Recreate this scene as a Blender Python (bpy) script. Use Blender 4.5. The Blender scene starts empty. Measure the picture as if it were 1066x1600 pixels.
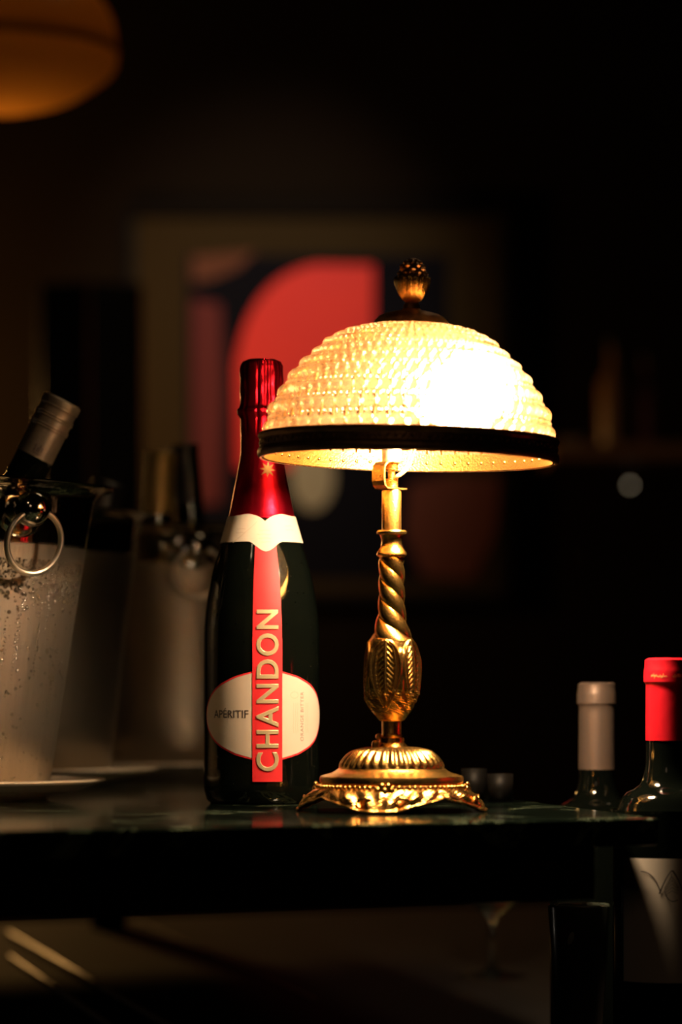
import bpy, bmesh, math, random
from mathutils import Vector, Matrix
from math import sin, cos, pi, radians as R, sqrt, atan2

# ------------------------------------------------------------------ camera, world, exposure
SC = bpy.context.scene
C = SC.collection
F = 4950.0            # focal length in pixels of the 1066 x 1600 frame
HOR = 1085.0          # row of the horizon (the lens is shifted up, the camera is level)
TOP = 1.05            # height of the counter top
CZ = TOP + 0.0811     # camera height
cam_d = bpy.data.cameras.new('camera'); cam = bpy.data.objects.new('camera', cam_d); C.objects.link(cam)
cam.location = (0, 0, CZ); cam.rotation_euler = (pi / 2, 0, 0)
cam_d.sensor_fit = 'VERTICAL'; cam_d.sensor_height = 36; cam_d.lens = F / 1600 * 36
cam_d.shift_y = (HOR - 800) / 1600
cam_d.clip_start = 0.05
cam_d.dof.use_dof = True; cam_d.dof.focus_distance = 2.27; cam_d.dof.aperture_fstop = 4.0
SC.camera = cam
world = bpy.data.worlds.new('world'); SC.world = world; world.use_nodes = True
world.node_tree.nodes['Background'].inputs[0].default_value = (1, .8, .6, 1)
world.node_tree.nodes['Background'].inputs[1].default_value = 0.0
SC.view_settings.view_transform = 'Standard'; SC.view_settings.look = 'None'
SC.view_settings.gamma = 1; SC.view_settings.use_curve_mapping = False
SC.view_settings.exposure = 0.0
cy = SC.cycles
cy.use_denoising = True; cy.max_bounces = 14; cy.transparent_max_bounces = 40
cy.transmission_bounces = 10; cy.glossy_bounces = 6; cy.diffuse_bounces = 3
cy.sample_clamp_indirect = 12; cy.sample_clamp_direct = 0
cy.blur_glossy = 0.4; cy.caustics_reflective = True; cy.caustics_refractive = True

BULB_L = 390.0

def light(name, kind, loc, power, col, size=.1, target=None, spot=None, blend=.5):
    d = bpy.data.lights.new(name, kind); d.energy = power; d.color = col
    if kind == 'AREA': d.size = size
    else: d.shadow_soft_size = size
    if kind == 'SPOT': d.spot_size = spot; d.spot_blend = blend
    o = bpy.data.objects.new(name, d); o.location = loc
    if target is not None:
        o.rotation_euler = (Vector(target) - Vector(loc)).to_track_quat('-Z', 'Y').to_euler()
    C.objects.link(o); return o

light('picture_spot_light', 'SPOT', (-.15, 5.1, 3.05), 72, (1, .80, .62), .04, (-.15, 6.5, 1.87), R(33), 1)
light('cooler_fill_spot', 'SPOT', (-1.15, .35, 2.9), 2.5, (1, .70, .40), .05, (-.3, 2.5, 1.1), R(22), .8)  # added spot with no visible source, brightens the coolers
light('front_room_light', 'AREA', (-.5, -1.0, 2.3), .8, (1, .66, .42), .5, (0, 2.2, 1.2))
light('dim_room_light', 'AREA', (0.5, 3.8, 3.05), 1.3, (1, .72, .42), .7, (0.5, 3.8, 0))
light('left_wall_fill_light', 'POINT', (-.98, 6.0, 1.62), 15, (1, .50, .14), .1)  # added out-of-view fill that warms the back wall at left
light('low_side_fill_light', 'AREA', (-2.4, 3.5, .96), .28, (1, .85, .68), .15, (.1, 2.9, .88))  # added fill reaching under the marble top to show the rails

# ------------------------------------------------------------------ helpers
def W(px, py, D):
    return Vector(((px - 533) / F * D, D, CZ + (HOR - py) / F * D))

def mat(name, col=(.5, .5, .5), metal=0., rough=.5, spec=.5, noise=None, bump=None, coat=0., alt=None, sheen=0):
    """noise=(scale, amount) mixes col with alt; bump=(scale, strength)"""
    m = bpy.data.materials.new(name); m.use_nodes = True
    nt = m.node_tree; b = nt.nodes['Principled BSDF']
    b.inputs['Base Color'].default_value = (*col, 1)
    b.inputs['Metallic'].default_value = metal; b.inputs['Roughness'].default_value = rough
    b.inputs['Specular IOR Level'].default_value = spec
    b.inputs['Coat Weight'].default_value = coat; b.inputs['Coat Roughness'].default_value = .05
    tc = nt.nodes.new('ShaderNodeTexCoord')
    if noise:
        n = nt.nodes.new('ShaderNodeTexNoise'); n.inputs['Scale'].default_value = noise[0]
        n.inputs['Detail'].default_value = 6
        nt.links.new(tc.outputs['Object'], n.inputs['Vector'])
        r = nt.nodes.new('ShaderNodeValToRGB')
        r.color_ramp.elements[0].position = .35; r.color_ramp.elements[1].position = .7
        a = alt or tuple(c * .5 for c in col)
        r.color_ramp.elements[0].color = (*col, 1)
        r.color_ramp.elements[1].color = tuple(col[i] * (1 - noise[1]) + a[i] * noise[1] for i in range(3)) + (1,)
        nt.links.new(n.outputs['Fac'], r.inputs['Fac']); nt.links.new(r.outputs['Color'], b.inputs['Base Color'])
    if bump:
        n2 = nt.nodes.new('ShaderNodeTexNoise'); n2.inputs['Scale'].default_value = bump[0]
        nt.links.new(tc.outputs['Object'], n2.inputs['Vector'])
        bp = nt.nodes.new('ShaderNodeBump'); bp.inputs['Strength'].default_value = bump[1]
        bp.inputs['Distance'].default_value = .001
        nt.links.new(n2.outputs['Fac'], bp.inputs['Height']); nt.links.new(bp.outputs['Normal'], b.inputs['Normal'])
    return m

def glassmat(name, tint=(1, 1, 1), rough=.02, transp=.5, transl=0., tcol=(1, .9, .7), gloss=.1):
    """mix of transparent, refraction, translucent and glossy shares (so lamp light gets through)"""
    m = bpy.data.materials.new(name); m.use_nodes = True; nt = m.node_tree; nt.nodes.clear()
    out = nt.nodes.new('ShaderNodeOutputMaterial')
    tr = nt.nodes.new('ShaderNodeBsdfTransparent'); tr.inputs[0].default_value = (*tint, 1)
    rf = nt.nodes.new('ShaderNodeBsdfGlass'); rf.inputs['Color'].default_value = (*tint, 1)
    rf.inputs['Roughness'].default_value = rough; rf.inputs['IOR'].default_value = 1.45
    m1 = nt.nodes.new('ShaderNodeMixShader'); m1.inputs[0].default_value = transp
    nt.links.new(rf.outputs[0], m1.inputs[1]); nt.links.new(tr.outputs[0], m1.inputs[2])
    last = m1
    if transl > 0:
        tl = nt.nodes.new('ShaderNodeBsdfTranslucent'); tl.inputs[0].default_value = (*tcol, 1)
        m2 = nt.nodes.new('ShaderNodeMixShader'); m2.inputs[0].default_value = transl
        nt.links.new(last.outputs[0], m2.inputs[1]); nt.links.new(tl.outputs[0], m2.inputs[2]); last = m2
    gl = nt.nodes.new('ShaderNodeBsdfGlossy'); gl.inputs['Roughness'].default_value = .08
    m3 = nt.nodes.new('ShaderNodeMixShader'); m3.inputs[0].default_value = gloss
    nt.links.new(last.outputs[0], m3.inputs[1]); nt.links.new(gl.outputs[0], m3.inputs[2])
    nt.links.new(m3.outputs[0], out.inputs[0])
    return m

def emit(name, col, strength):
    m = bpy.data.materials.new(name); m.use_nodes = True; nt = m.node_tree; nt.nodes.clear()
    out = nt.nodes.new('ShaderNodeOutputMaterial'); e = nt.nodes.new('ShaderNodeEmission')
    e.inputs[0].default_value = (*col, 1); e.inputs[1].default_value = strength
    nt.links.new(e.outputs[0], out.inputs[0]); return m

def tag(o, label=None, cat=None, group=None, kind=None):
    if label: o['label'] = label
    if cat: o['category'] = cat
    if group: o['group'] = group
    if kind: o['kind'] = kind
    return o

def thing(name, label, cat, loc=(0, 0, 0), group=None):
    o = bpy.data.objects.new(name, None); o.empty_display_size = .02
    o.location = loc; C.objects.link(o); return tag(o, label, cat, group)

def link_mesh(name, me, m, parent=None):
    if m is not None: me.materials.append(m)
    o = bpy.data.objects.new(name, me); C.objects.link(o)
    if parent is not None: o.parent = parent
    return o

def mesh_obj(name, vs, fs, m, parent=None, smooth=True, sharp=None):
    """vertices are given in the parent's space"""
    me = bpy.data.meshes.new(name); me.from_pydata([tuple(v) for v in vs], [], fs); me.validate()
    bm = bmesh.new(); bm.from_mesh(me); bmesh.ops.recalc_face_normals(bm, faces=bm.faces); bm.to_mesh(me); bm.free()
    if smooth:
        me.polygons.foreach_set('use_smooth', [True] * len(me.polygons))
        if sharp: me.set_sharp_from_angle(angle=R(sharp))
    return link_mesh(name, me, m, parent)

def bm_obj(name, bm, m, parent=None, smooth=False, sharp=None):
    me = bpy.data.meshes.new(name)
    bmesh.ops.recalc_face_normals(bm, faces=bm.faces); bm.to_mesh(me); bm.free()
    if smooth:
        me.polygons.foreach_set('use_smooth', [True] * len(me.polygons))
        if sharp: me.set_sharp_from_angle(angle=R(sharp))
    return link_mesh(name, me, m, parent)

def resample(prof, n):
    """Catmull-Rom resample of (r, z) points, evenly in arc length"""
    P = [Vector(p) for p in prof]; P = [P[0] * 2 - P[1]] + P + [P[-1] * 2 - P[-2]]
    pts = []
    for i in range(1, len(P) - 2):
        for k in range(12):
            t = k / 12; a, b, c, d = P[i - 1], P[i], P[i + 1], P[i + 2]
            pts.append(.5 * ((2 * b) + (c - a) * t + (2 * a - 5 * b + 4 * c - d) * t * t + (3 * b - a - 3 * c + d) * t ** 3))
    pts.append(P[-2])
    L = [0]
    for a, b in zip(pts, pts[1:]): L.append(L[-1] + (b - a).length)
    out = []; j = 0
    for i in range(n):
        s = L[-1] * i / (n - 1)
        while j < len(L) - 2 and L[j + 1] < s: j += 1
        t = (s - L[j]) / max(L[j + 1] - L[j], 1e-9)
        out.append(tuple(pts[j].lerp(pts[j + 1], min(max(t, 0), 1))))
    return out

def lathe(name, prof, m, parent=None, seg=64, origin=(0, 0, 0), disp=None, xf=None, sharp=35, close=False):
    """revolve (r, z); disp(theta, r, z) -> (r, z); theta 0 faces the camera, grows to the right"""
    vs, fs = [], []; n = len(prof); o = Vector(origin)
    for (r, z) in prof:
        for k in range(seg):
            th = 2 * pi * k / seg
            rr, zz = (r, z) if disp is None else disp(th, r, z)
            v = Vector((rr * sin(th), -rr * cos(th), zz)) + o
            vs.append(xf @ v if xf else v)
    for i in range(n - 1 if not close else n):
        i2 = (i + 1) % n
        for k in range(seg):
            k2 = (k + 1) % seg
            fs.append((i * seg + k, i * seg + k2, i2 * seg + k2, i2 * seg + k))
    if not close:
        for i, f in ((0, False), (n - 1, True)):
            if prof[i][0] > 1e-6: fs.append(tuple(range(i * seg, i * seg + seg)))
    ob = mesh_obj(name, vs, fs, m, parent, True, sharp)
    bm = bmesh.new(); bm.from_mesh(ob.data); bmesh.ops.remove_doubles(bm, verts=bm.verts, dist=1e-7)
    bmesh.ops.recalc_face_normals(bm, faces=bm.faces); bm.to_mesh(ob.data); bm.free()
    if sharp: ob.data.set_sharp_from_angle(angle=R(sharp))
    return ob

def tube_geo(pts, r, seg=8, closed=False):
    pts = [Vector(p) for p in pts]; n = len(pts); vs, fs = [], []
    up = Vector((0, 0, 1)); prev = None
    for i, p in enumerate(pts):
        if closed: t = pts[(i + 1) % n] - pts[i - 1]
        else: t = pts[min(i + 1, n - 1)] - pts[max(i - 1, 0)]
        t.normalize()
        if prev is None:
            a = t.cross(up)
            if a.length < .1: a = t.cross(Vector((1, 0, 0)))
        else: a = prev - t * prev.dot(t)
        a.normalize(); prev = a; b = t.cross(a)
        rr = r(i / max(n - 1, 1)) if callable(r) else r
        for k in range(seg):
            q = 2 * pi * k / seg; vs.append(p + (a * cos(q) + b * sin(q)) * rr)
    for i in range(n if closed else n - 1):
        i2 = (i + 1) % n
        for k in range(seg): fs.append((i * seg + k, i * seg + (k + 1) % seg, i2 * seg + (k + 1) % seg, i2 * seg + k))
    if not closed: fs += [tuple(range(seg))[::-1], tuple(range((n - 1) * seg, n * seg))]
    return vs, fs

def tube(name, pts, r, m, parent=None, seg=8, closed=False):
    vs, fs = tube_geo(pts, r, seg, closed); return mesh_obj(name, vs, fs, m, parent)

def join_geo(parts):
    vs, fs = [], []
    for v, f in parts:
        o = len(vs); vs += v; fs += [tuple(i + o for i in q) for q in f]
    return vs, fs

def ball_geo(c, r, seg=8, rings=5, sc=(1, 1, 1), half=False, rot=None):
    c = Vector(c); vs = []; fs = []
    for i in range(rings + 1):
        a = pi * i / rings * (.5 if half else 1)
        for k in range(seg):
            q = 2 * pi * k / seg
            v = Vector((sin(a) * cos(q) * sc[0], sin(a) * sin(q) * sc[1], cos(a) * sc[2])) * r
            vs.append(c + (rot @ v if rot else v))
    for i in range(rings):
        for k in range(seg): fs.append((i * seg + k, i * seg + (k + 1) % seg, (i + 1) * seg + (k + 1) % seg, (i + 1) * seg + k))
    return vs, fs

def box(name, lo, hi, m, parent=None, bev=0., kind=None):
    bm = bmesh.new(); bmesh.ops.create_cube(bm, size=1)
    for v in bm.verts: v.co = Vector([(lo[i] + hi[i]) / 2 + v.co[i] * (hi[i] - lo[i]) for i in range(3)])
    if bev: bmesh.ops.bevel(bm, geom=bm.edges[:], offset=bev, segments=2, affect='EDGES', profile=.5)
    o = bm_obj(name, bm, m, parent)
    if kind: o['kind'] = kind
    return o

def prism(name, poly, z0, z1, m, parent=None, bev=0., seg=3):
    bm = bmesh.new()
    b = [bm.verts.new((x, y, z0)) for x, y in poly]; t = [bm.verts.new((x, y, z1)) for x, y in poly]
    bm.faces.new(b[::-1]); bm.faces.new(t); n = len(poly)
    for i in range(n): bm.faces.new((b[i], b[(i + 1) % n], t[(i + 1) % n], t[i]))
    if bev: bmesh.ops.bevel(bm, geom=bm.edges[:], offset=bev, segments=seg, affect='EDGES', profile=.5)
    return bm_obj(name, bm, m, parent)

def interp(prof, z):
    """radius of a profile given as (r, z) with z falling or rising"""
    for (r0, z0), (r1, z1) in zip(prof, prof[1:]):
        if (z0 - z) * (z1 - z) <= 0 and z0 != z1: return r0 + (r1 - r0) * (z - z0) / (z1 - z0)
    return prof[0][0] if abs(z - prof[0][1]) < abs(z - prof[-1][1]) else prof[-1][0]

def text_geo(body, size, extrude=0., bevel=0., align='CENTER', spacing=1.0, offset=0.):
    cu = bpy.data.curves.new('t', 'FONT'); cu.body = body; cu.size = size; cu.extrude = extrude
    cu.bevel_depth = bevel; cu.bevel_resolution = 1; cu.align_x = align; cu.align_y = 'CENTER'; cu.space_character = spacing
    cu.resolution_u = 4; cu.offset = offset
    o = bpy.data.objects.new('t', cu); C.objects.link(o)
    dg = bpy.context.evaluated_depsgraph_get(); me = bpy.data.meshes.new_from_object(o.evaluated_get(dg))
    C.objects.unlink(o); bpy.data.objects.remove(o); bpy.data.curves.remove(cu)
    return me

def wrap_mesh(name, me, fn, m, parent, cuts, smooth=False):
    """cut a flat mesh along x = const lines, then send each vertex through fn(x, y, z)"""
    bm = bmesh.new(); bm.from_mesh(me)
    xs = [v.co.x for v in bm.verts]; x = min(xs) + cuts
    while x < max(xs):
        bmesh.ops.bisect_plane(bm, geom=bm.verts[:] + bm.edges[:] + bm.faces[:], plane_co=(x, 0, 0), plane_no=(1, 0, 0), dist=1e-6)
        x += cuts
    for v in bm.verts: v.co = fn(v.co.x, v.co.y, v.co.z)
    return bm_obj(name, bm, m, parent, smooth, 40)

def strip_geo(pts, w):
    """flat 2D ribbon along pts -> verts (x, y, 0), faces"""
    vs, fs = [], []
    for i, p in enumerate(pts):
        a = Vector(pts[max(i - 1, 0)]); b = Vector(pts[min(i + 1, len(pts) - 1)]); d = (b - a).normalized()
        nrm = Vector((-d.y, d.x)) * (w(i / (len(pts) - 1)) if callable(w) else w) / 2; q = Vector(p)
        vs += [(*(q - nrm), 0), (*(q + nrm), 0)]
        if i: fs.append((2 * i - 2, 2 * i, 2 * i + 1, 2 * i - 1))
    return vs, fs

def flat_mesh(vs, fs):
    me = bpy.data.meshes.new('f'); me.from_pydata(vs, [], fs); return me

def smoothstep(a, b, x):
    t = min(max((x - a) / (b - a), 0), 1); return t * t * (3 - 2 * t)

# ------------------------------------------------------------------ materials
M_gold = mat('polished_gilt_brass', (.95, .55, .15), 1, .27, noise=(70, .6), alt=(.50, .22, .045), bump=(900, .25))
M_goldin = mat('satin_brass', (.85, .50, .14), 1, .33, bump=(700, .3))
M_bronze = mat('dark_aged_bronze', (.46, .24, .11), .85, .42, noise=(90, .6), alt=(.18, .09, .04), bump=(600, .4))
M_steel = mat('thin_chrome', (.72, .66, .58), 1, .12)
M_ring = mat('satin_chrome', (.85, .76, .64), 1, .34)
M_socket = mat('ivory_socket', (.85, .75, .55), 0, .4)
M_cord = mat('clear_lamp_cord', (.75, .50, .22), 0, .3, coat=.5)
M_bead = glassmat('clear_glass_bead', (.88, .76, .60), .03, .24, .11, (1, .74, .46), .10)
M_bulb = emit('bulb_glow', (1, .73, .46), BULB_L)
M_bottle = mat('black_green_bottle_glass', (.0025, .0035, .0025), 0, .07, .35, bump=(40, .03))
M_foil = mat('red_metal_foil', (.62, .008, .030), .93, .32, bump=(90, .5))
M_red = mat('red_label_paper', (.80, .022, .030), 0, .55)
M_cream = mat('cream_label_paper', (.70, .60, .48), 0, .6)
M_shadowink = mat('brown_ink_and_shadow', (.60, .48, .36), 0, .6)  # small print, and the shadow line painted on the collar
M_ink = mat('dark_ink', (.05, .035, .03), 0, .6)
M_goldfoil = mat('gold_foil_print', (.90, .74, .42), .5, .30)
M_goldink = mat('yellow_gold_ink', (.80, .52, .16), .3, .45)
M_water = glassmat('water_drop', (1, 1, 1), .0, .10, 0, gloss=.25)
M_marble = None
M_plate = mat('glazed_cream_china', (.80, .66, .48), 0, .22, coat=.4)
M_wood = mat('dark_stained_wood', (.022, .016, .012), 0, .7, noise=(12, .7), bump=(60, .3))
M_blackwood = mat('black_lacquered_wood', (.008, .006, .005), 0, .45, bump=(40, .2))

def marble():
    m = bpy.data.materials.new('dark_green_marble'); m.use_nodes = True; nt = m.node_tree
    b = nt.nodes['Principled BSDF']; tc = nt.nodes.new('ShaderNodeTexCoord')
    w = nt.nodes.new('ShaderNodeTexNoise'); w.inputs['Scale'].default_value = 9; w.inputs['Detail'].default_value = 8
    w.inputs['Distortion'].default_value = 1.6; w.inputs['Roughness'].default_value = .62
    nt.links.new(tc.outputs['Object'], w.inputs['Vector'])
    r = nt.nodes.new('ShaderNodeValToRGB'); cr = r.color_ramp
    cr.elements[0].position = .40; cr.elements[0].color = (.003, .005, .004, 1)
    cr.elements[1].position = .56; cr.elements[1].color = (.010, .017, .011, 1)
    e = cr.elements.new(.585); e.color = (.14, .18, .11, 1)
    e = cr.elements.new(.61); e.color = (.008, .013, .009, 1)
    nt.links.new(w.outputs['Fac'], r.inputs['Fac']); nt.links.new(r.outputs['Color'], b.inputs['Base Color'])
    b.inputs['Roughness'].default_value = .09; b.inputs['Specular IOR Level'].default_value = .45
    n = nt.nodes.new('ShaderNodeTexNoise'); n.inputs['Scale'].default_value = 30
    bp = nt.nodes.new('ShaderNodeBump'); bp.inputs['Strength'].default_value = .05; bp.inputs['Distance'].default_value = .0003
    nt.links.new(tc.outputs['Object'], n.inputs['Vector']); nt.links.new(n.outputs['Fac'], bp.inputs['Height'])
    nt.links.new(bp.outputs['Normal'], b.inputs['Normal'])
    return m
M_marble = marble()

def bucket_mat(name, fog_z, col=(.56, .48, .38), met=.90, streak=.8):
    """steel, fogged by condensation below the level fog_z of the bucket"""
    m = bpy.data.materials.new(name); m.use_nodes = True; nt = m.node_tree; b = nt.nodes['Principled BSDF']
    tc = nt.nodes.new('ShaderNodeTexCoord'); sp = nt.nodes.new('ShaderNodeSeparateXYZ')
    nt.links.new(tc.outputs['Object'], sp.inputs[0])
    nz = nt.nodes.new('ShaderNodeTexNoise'); nz.inputs['Scale'].default_value = 60
    nt.links.new(tc.outputs['Object'], nz.inputs['Vector'])
    ad = nt.nodes.new('ShaderNodeMath'); ad.operation = 'MULTIPLY_ADD'; ad.inputs[1].default_value = .002
    nt.links.new(nz.outputs['Fac'], ad.inputs[0]); nt.links.new(sp.outputs['Z'], ad.inputs[2])
    mr = nt.nodes.new('ShaderNodeMapRange'); mr.inputs['From Min'].default_value = fog_z - .001
    mr.inputs['From Max'].default_value = fog_z + .0025; mr.inputs['To Min'].default_value = 1; mr.inputs['To Max'].default_value = 0
    nt.links.new(ad.outputs[0], mr.inputs['Value'])
    ro = nt.nodes.new('ShaderNodeMapRange'); ro.inputs['To Min'].default_value = .10; ro.inputs['To Max'].default_value = .38
    nt.links.new(mr.outputs[0], ro.inputs['Value']); nt.links.new(ro.outputs[0], b.inputs['Roughness'])
    me_ = nt.nodes.new('ShaderNodeMapRange'); me_.inputs['To Min'].default_value = 1; me_.inputs['To Max'].default_value = met
    nt.links.new(mr.outputs[0], me_.inputs['Value']); nt.links.new(me_.outputs[0], b.inputs['Metallic'])
    b.inputs['Base Color'].default_value = (*col, 1)
    # vertical brushed streaks and drip trails
    mp = nt.nodes.new('ShaderNodeMapping'); mp.inputs['Scale'].default_value = (110, 110, 4)
    nt.links.new(tc.outputs['Object'], mp.inputs['Vector'])
    n2 = nt.nodes.new('ShaderNodeTexNoise'); n2.inputs['Scale'].default_value = 1; n2.inputs['Detail'].default_value = 3
    nt.links.new(mp.outputs[0], n2.inputs['Vector'])
    bp = nt.nodes.new('ShaderNodeBump'); bp.inputs['Strength'].default_value = streak; bp.inputs['Distance'].default_value = .0008
    nt.links.new(n2.outputs['Fac'], bp.inputs['Height']); nt.links.new(bp.outputs['Normal'], b.inputs['Normal'])
    return m

# ------------------------------------------------------------------ setting: room shell
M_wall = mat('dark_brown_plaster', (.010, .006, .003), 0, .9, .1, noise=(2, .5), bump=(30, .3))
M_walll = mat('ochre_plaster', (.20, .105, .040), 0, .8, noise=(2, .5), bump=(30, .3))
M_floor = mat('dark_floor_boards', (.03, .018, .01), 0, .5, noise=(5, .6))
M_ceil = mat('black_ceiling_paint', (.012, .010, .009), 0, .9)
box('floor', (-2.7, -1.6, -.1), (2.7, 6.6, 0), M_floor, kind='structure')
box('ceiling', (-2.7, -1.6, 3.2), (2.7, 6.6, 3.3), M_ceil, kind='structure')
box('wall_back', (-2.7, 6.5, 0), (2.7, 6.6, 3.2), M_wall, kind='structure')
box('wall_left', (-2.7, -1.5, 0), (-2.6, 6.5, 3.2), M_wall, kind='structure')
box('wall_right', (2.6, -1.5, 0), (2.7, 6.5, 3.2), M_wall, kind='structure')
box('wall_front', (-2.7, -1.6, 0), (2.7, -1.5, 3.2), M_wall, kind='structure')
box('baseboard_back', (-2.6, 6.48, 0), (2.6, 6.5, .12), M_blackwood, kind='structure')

# ------------------------------------------------------------------ bar counter
DIR = Vector((-.198, .980)).normalized()       # direction of the counter's right end, going back
cor = Vector((.209, 2.08)); fl = Vector((-.162, 1.895)); fd = (fl - cor).normalized()
back = cor + DIR * 1.85; flf = cor + fd * 1.7; bl = flf + DIR * 1.7
ctr = thing('bar_counter', 'dark green marble topped bar counter with black wooden apron and lower shelf', 'bar counter')
prism('marble_top', [tuple(flf), tuple(cor), tuple(back), tuple(bl)], TOP - .018, TOP, M_marble, ctr, .0022, 3)
def inset(a, b): return cor + fd * a + DIR * b
q = [inset(.040, .022), inset(.058, .022), inset(.058, 1.75), inset(.040, 1.75)]
prism('apron', [tuple(v) for v in (inset(.042, .022), inset(1.66, .022), inset(1.66, .045), inset(.042, .045))],
      TOP - .0535, TOP - .018, M_blackwood, ctr, .001, 2)
prism('apron', [tuple(v) for v in (inset(.045, .046), inset(.062, .046), inset(.062, 1.75), inset(.045, 1.75))],
      TOP - .0535, TOP - .018, M_blackwood, ctr, .001, 2)
SH = CZ - .275
ctr0 = ctr
ctr = thing('low_shelf', 'dark wooden low shelf under and beside the marble bar counter', 'shelf')
# a lower shelf running on to the right beyond the marble top
prism('lower_shelf', [tuple(inset(1.66, .03)), tuple(inset(-.55, .03)), tuple(inset(-.55, 1.9)), tuple(inset(1.66, 1.9))],
      SH - .025, SH, M_wood, ctr, .002, 2)
for a, b in ((.15, 1.76), (1.62, 1.76), (1.62, .0)):
    p = inset(a, b); w = .02
    prism('leg', [(p.x - w, p.y - w), (p.x + w, p.y - w), (p.x + w, p.y + w), (p.x - w, p.y + w)], SH, TOP - .018, M_blackwood, ctr0, .002, 2)
for a, b in ((.07, .07), (.07, 1.70), (1.6, .07), (1.6, 1.70)):
    p = inset(a, b); w = .022
    prism('leg', [(p.x - w, p.y - w), (p.x + w, p.y - w), (p.x + w, p.y + w), (p.x - w, p.y + w)], 0, SH - .025, M_blackwood, ctr, .002, 2)
    if b > 1 and 0: prism('post', [(p.x - w, p.y - w), (p.x + w, p.y - w), (p.x + w, p.y + w), (p.x - w, p.y + w)], SH, TOP - .018, M_blackwood, ctr, .002, 2)
for a in (-.5,):
    for b in (.07, 1.8):
        p = inset(a, b); w = .022
        prism('leg', [(p.x - w, p.y - w), (p.x + w, p.y - w), (p.x + w, p.y + w), (p.x - w, p.y + w)], 0, SH - .025, M_blackwood, ctr, .002, 2)
M_rail = mat('worn_grey_rail', (.30, .24, .18), .2, .35)
def rail(px0, py0, px1, py1, wd, h):
    a = W(px0, py0, F * .275 / (py0 - HOR)); b = W(px1, py1, F * .275 / (py1 - HOR))
    d = (b - a); d.z = 0; d.normalize(); n = Vector((d.y, -d.x, 0)) * wd
    b = b + d * .25
    prism('shelf_rail', [(a.x, a.y), (a.x + n.x, a.y + n.y), (b.x + n.x, b.y + n.y), (b.x, b.y)], SH, SH + h, M_rail, ctr, h * .4, 2)
rail(20, 1465, 250, 1600, .007, .008)
rail(20, 1500, 165, 1600, .005, .006)
rail(205, 1435, 410, 1525, .0022, .002)

# ------------------------------------------------------------------ table lamp
LD = 2.2; LS = F / LD
lamp = thing('table_lamp', 'gilt brass table lamp with lit glass bead dome shade on twisted stem', 'table lamp', (W(612, 0, LD).x, LD, TOP))
def Lp(r, y): return (r / LS, CZ + (HOR - y) / LS - TOP)
def LP(prof): return [Lp(*p) for p in prof]

# twisted stem
tw = resample(LP([(17.5, 869), (19.2, 874), (19.6, 900), (19.8, 925), (21.2, 955), (24.5, 975), (29.5, 992), (34, 1003)]), 110)
def twist(th, r, z):
    ph = 3 * (th + z / .040 * 2 * pi + .9)
    s = abs(sin(ph / 2)) ** .6
    return r * (.86 + .20 * s), z
lathe('twisted_stem', tw, M_gold, lamp, 120, disp=twist, sharp=None)

# leaf moulded bulb
lb = resample(LP([(33, 998), (36, 1005), (40, 1022), (41.4, 1040), (42, 1065), (41, 1083), (37.5, 1096), (31.5, 1109), (23, 1121), (19, 1126), (15.5, 1127)]), 150)
zt, zb = Lp(0, 998)[1], Lp(0, 1104)[1]
random.seed(4)
def leafbulb(th, r, z):
    u = (zt - z) / (zt - zb)           # 0 top of leaf, 1 bottom
    h = 0.
    for k in range(5):
        a = (th - (R(-15) + k * 2 * pi / 5) + pi) % (2 * pi) - pi
        half = R(34) * (sin(min(max((u - .02) / 1.05, 0), 1) ** .66 * pi) ** .72 if 0.02 < u <= 1.07 else 0)
        if half > .02 and abs(a) < R(36):
            e = abs(a) / half
            h += .0011 * math.exp(-((e - .93) / .10) ** 2)          # rolled outline
            h += .0007 * math.exp(-((e - .66) / .05) ** 2)          # inner line
            if e < .62:
                h -= .0004
                h += .0009 * math.exp(-(a / .055) ** 2)             # midrib
                v = sin(2 * pi * (u * 13 - abs(a) * 5.5))
                h += .00042 * max(v, -.3) * smoothstep(.03, .12, abs(a)) * (1 - smoothstep(.5, .62, e))
        b = (th - (R(21) + k * 2 * pi / 5) + pi) % (2 * pi) - pi      # buds between leaves
        h += .0010 * math.exp(-(b / .10) ** 2) * smoothstep(.12, .22, u) * (1 - smoothstep(.7, .95, u))
    if u > .72:
        h += .0005 * sin(th * 15 + z * 2600) * sin(z * 1700 + th * 4) * smoothstep(.72, .82, u) * (1 - smoothstep(1.05, 1.15, u))
    return r + h * 1.5, z
lathe('leaf_moulded_bulb', lb, M_gold, lamp, 300, disp=leafbulb, sharp=None)

lathe('upper_tube', LP([(15.2, 833), (15.2, 768), (13.5, 765), (0, 765)]), M_goldin, lamp, 48, disp=lambda th, r, z: (r * (1 + .012 * (abs(sin(6 * th)) ** 6)), z))
lathe('collar', LP([(0, 829), (22, 829), (23.5, 831), (23, 834.5), (19, 836), (16.4, 842), (15.8, 848), (17, 854), (20, 859), (23.4, 864), (24, 867), (22, 869.5), (19.5, 871), (18.5, 875), (0, 875)]), M_gold, lamp, 64)
lathe('stem_foot', LP([(0, 1125), (15.8, 1125), (15.4, 1130), (15.2, 1146), (17, 1151), (19.5, 1153), (20, 1160), (22.5, 1162), (25, 1166), (30, 1170), (36, 1172), (0, 1174)]), M_gold, lamp, 64)
# small switch knob at the foot of the stem
vs, fs = join_geo([ball_geo(Vector((-20 / LS, -.002, Lp(0, 1151)[1])), .0024), ball_geo(Vector((-25 / LS, -.002, Lp(0, 1163)[1])), .003)])
mesh_obj('switch_knob', vs, fs, M_goldin, lamp)

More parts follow.
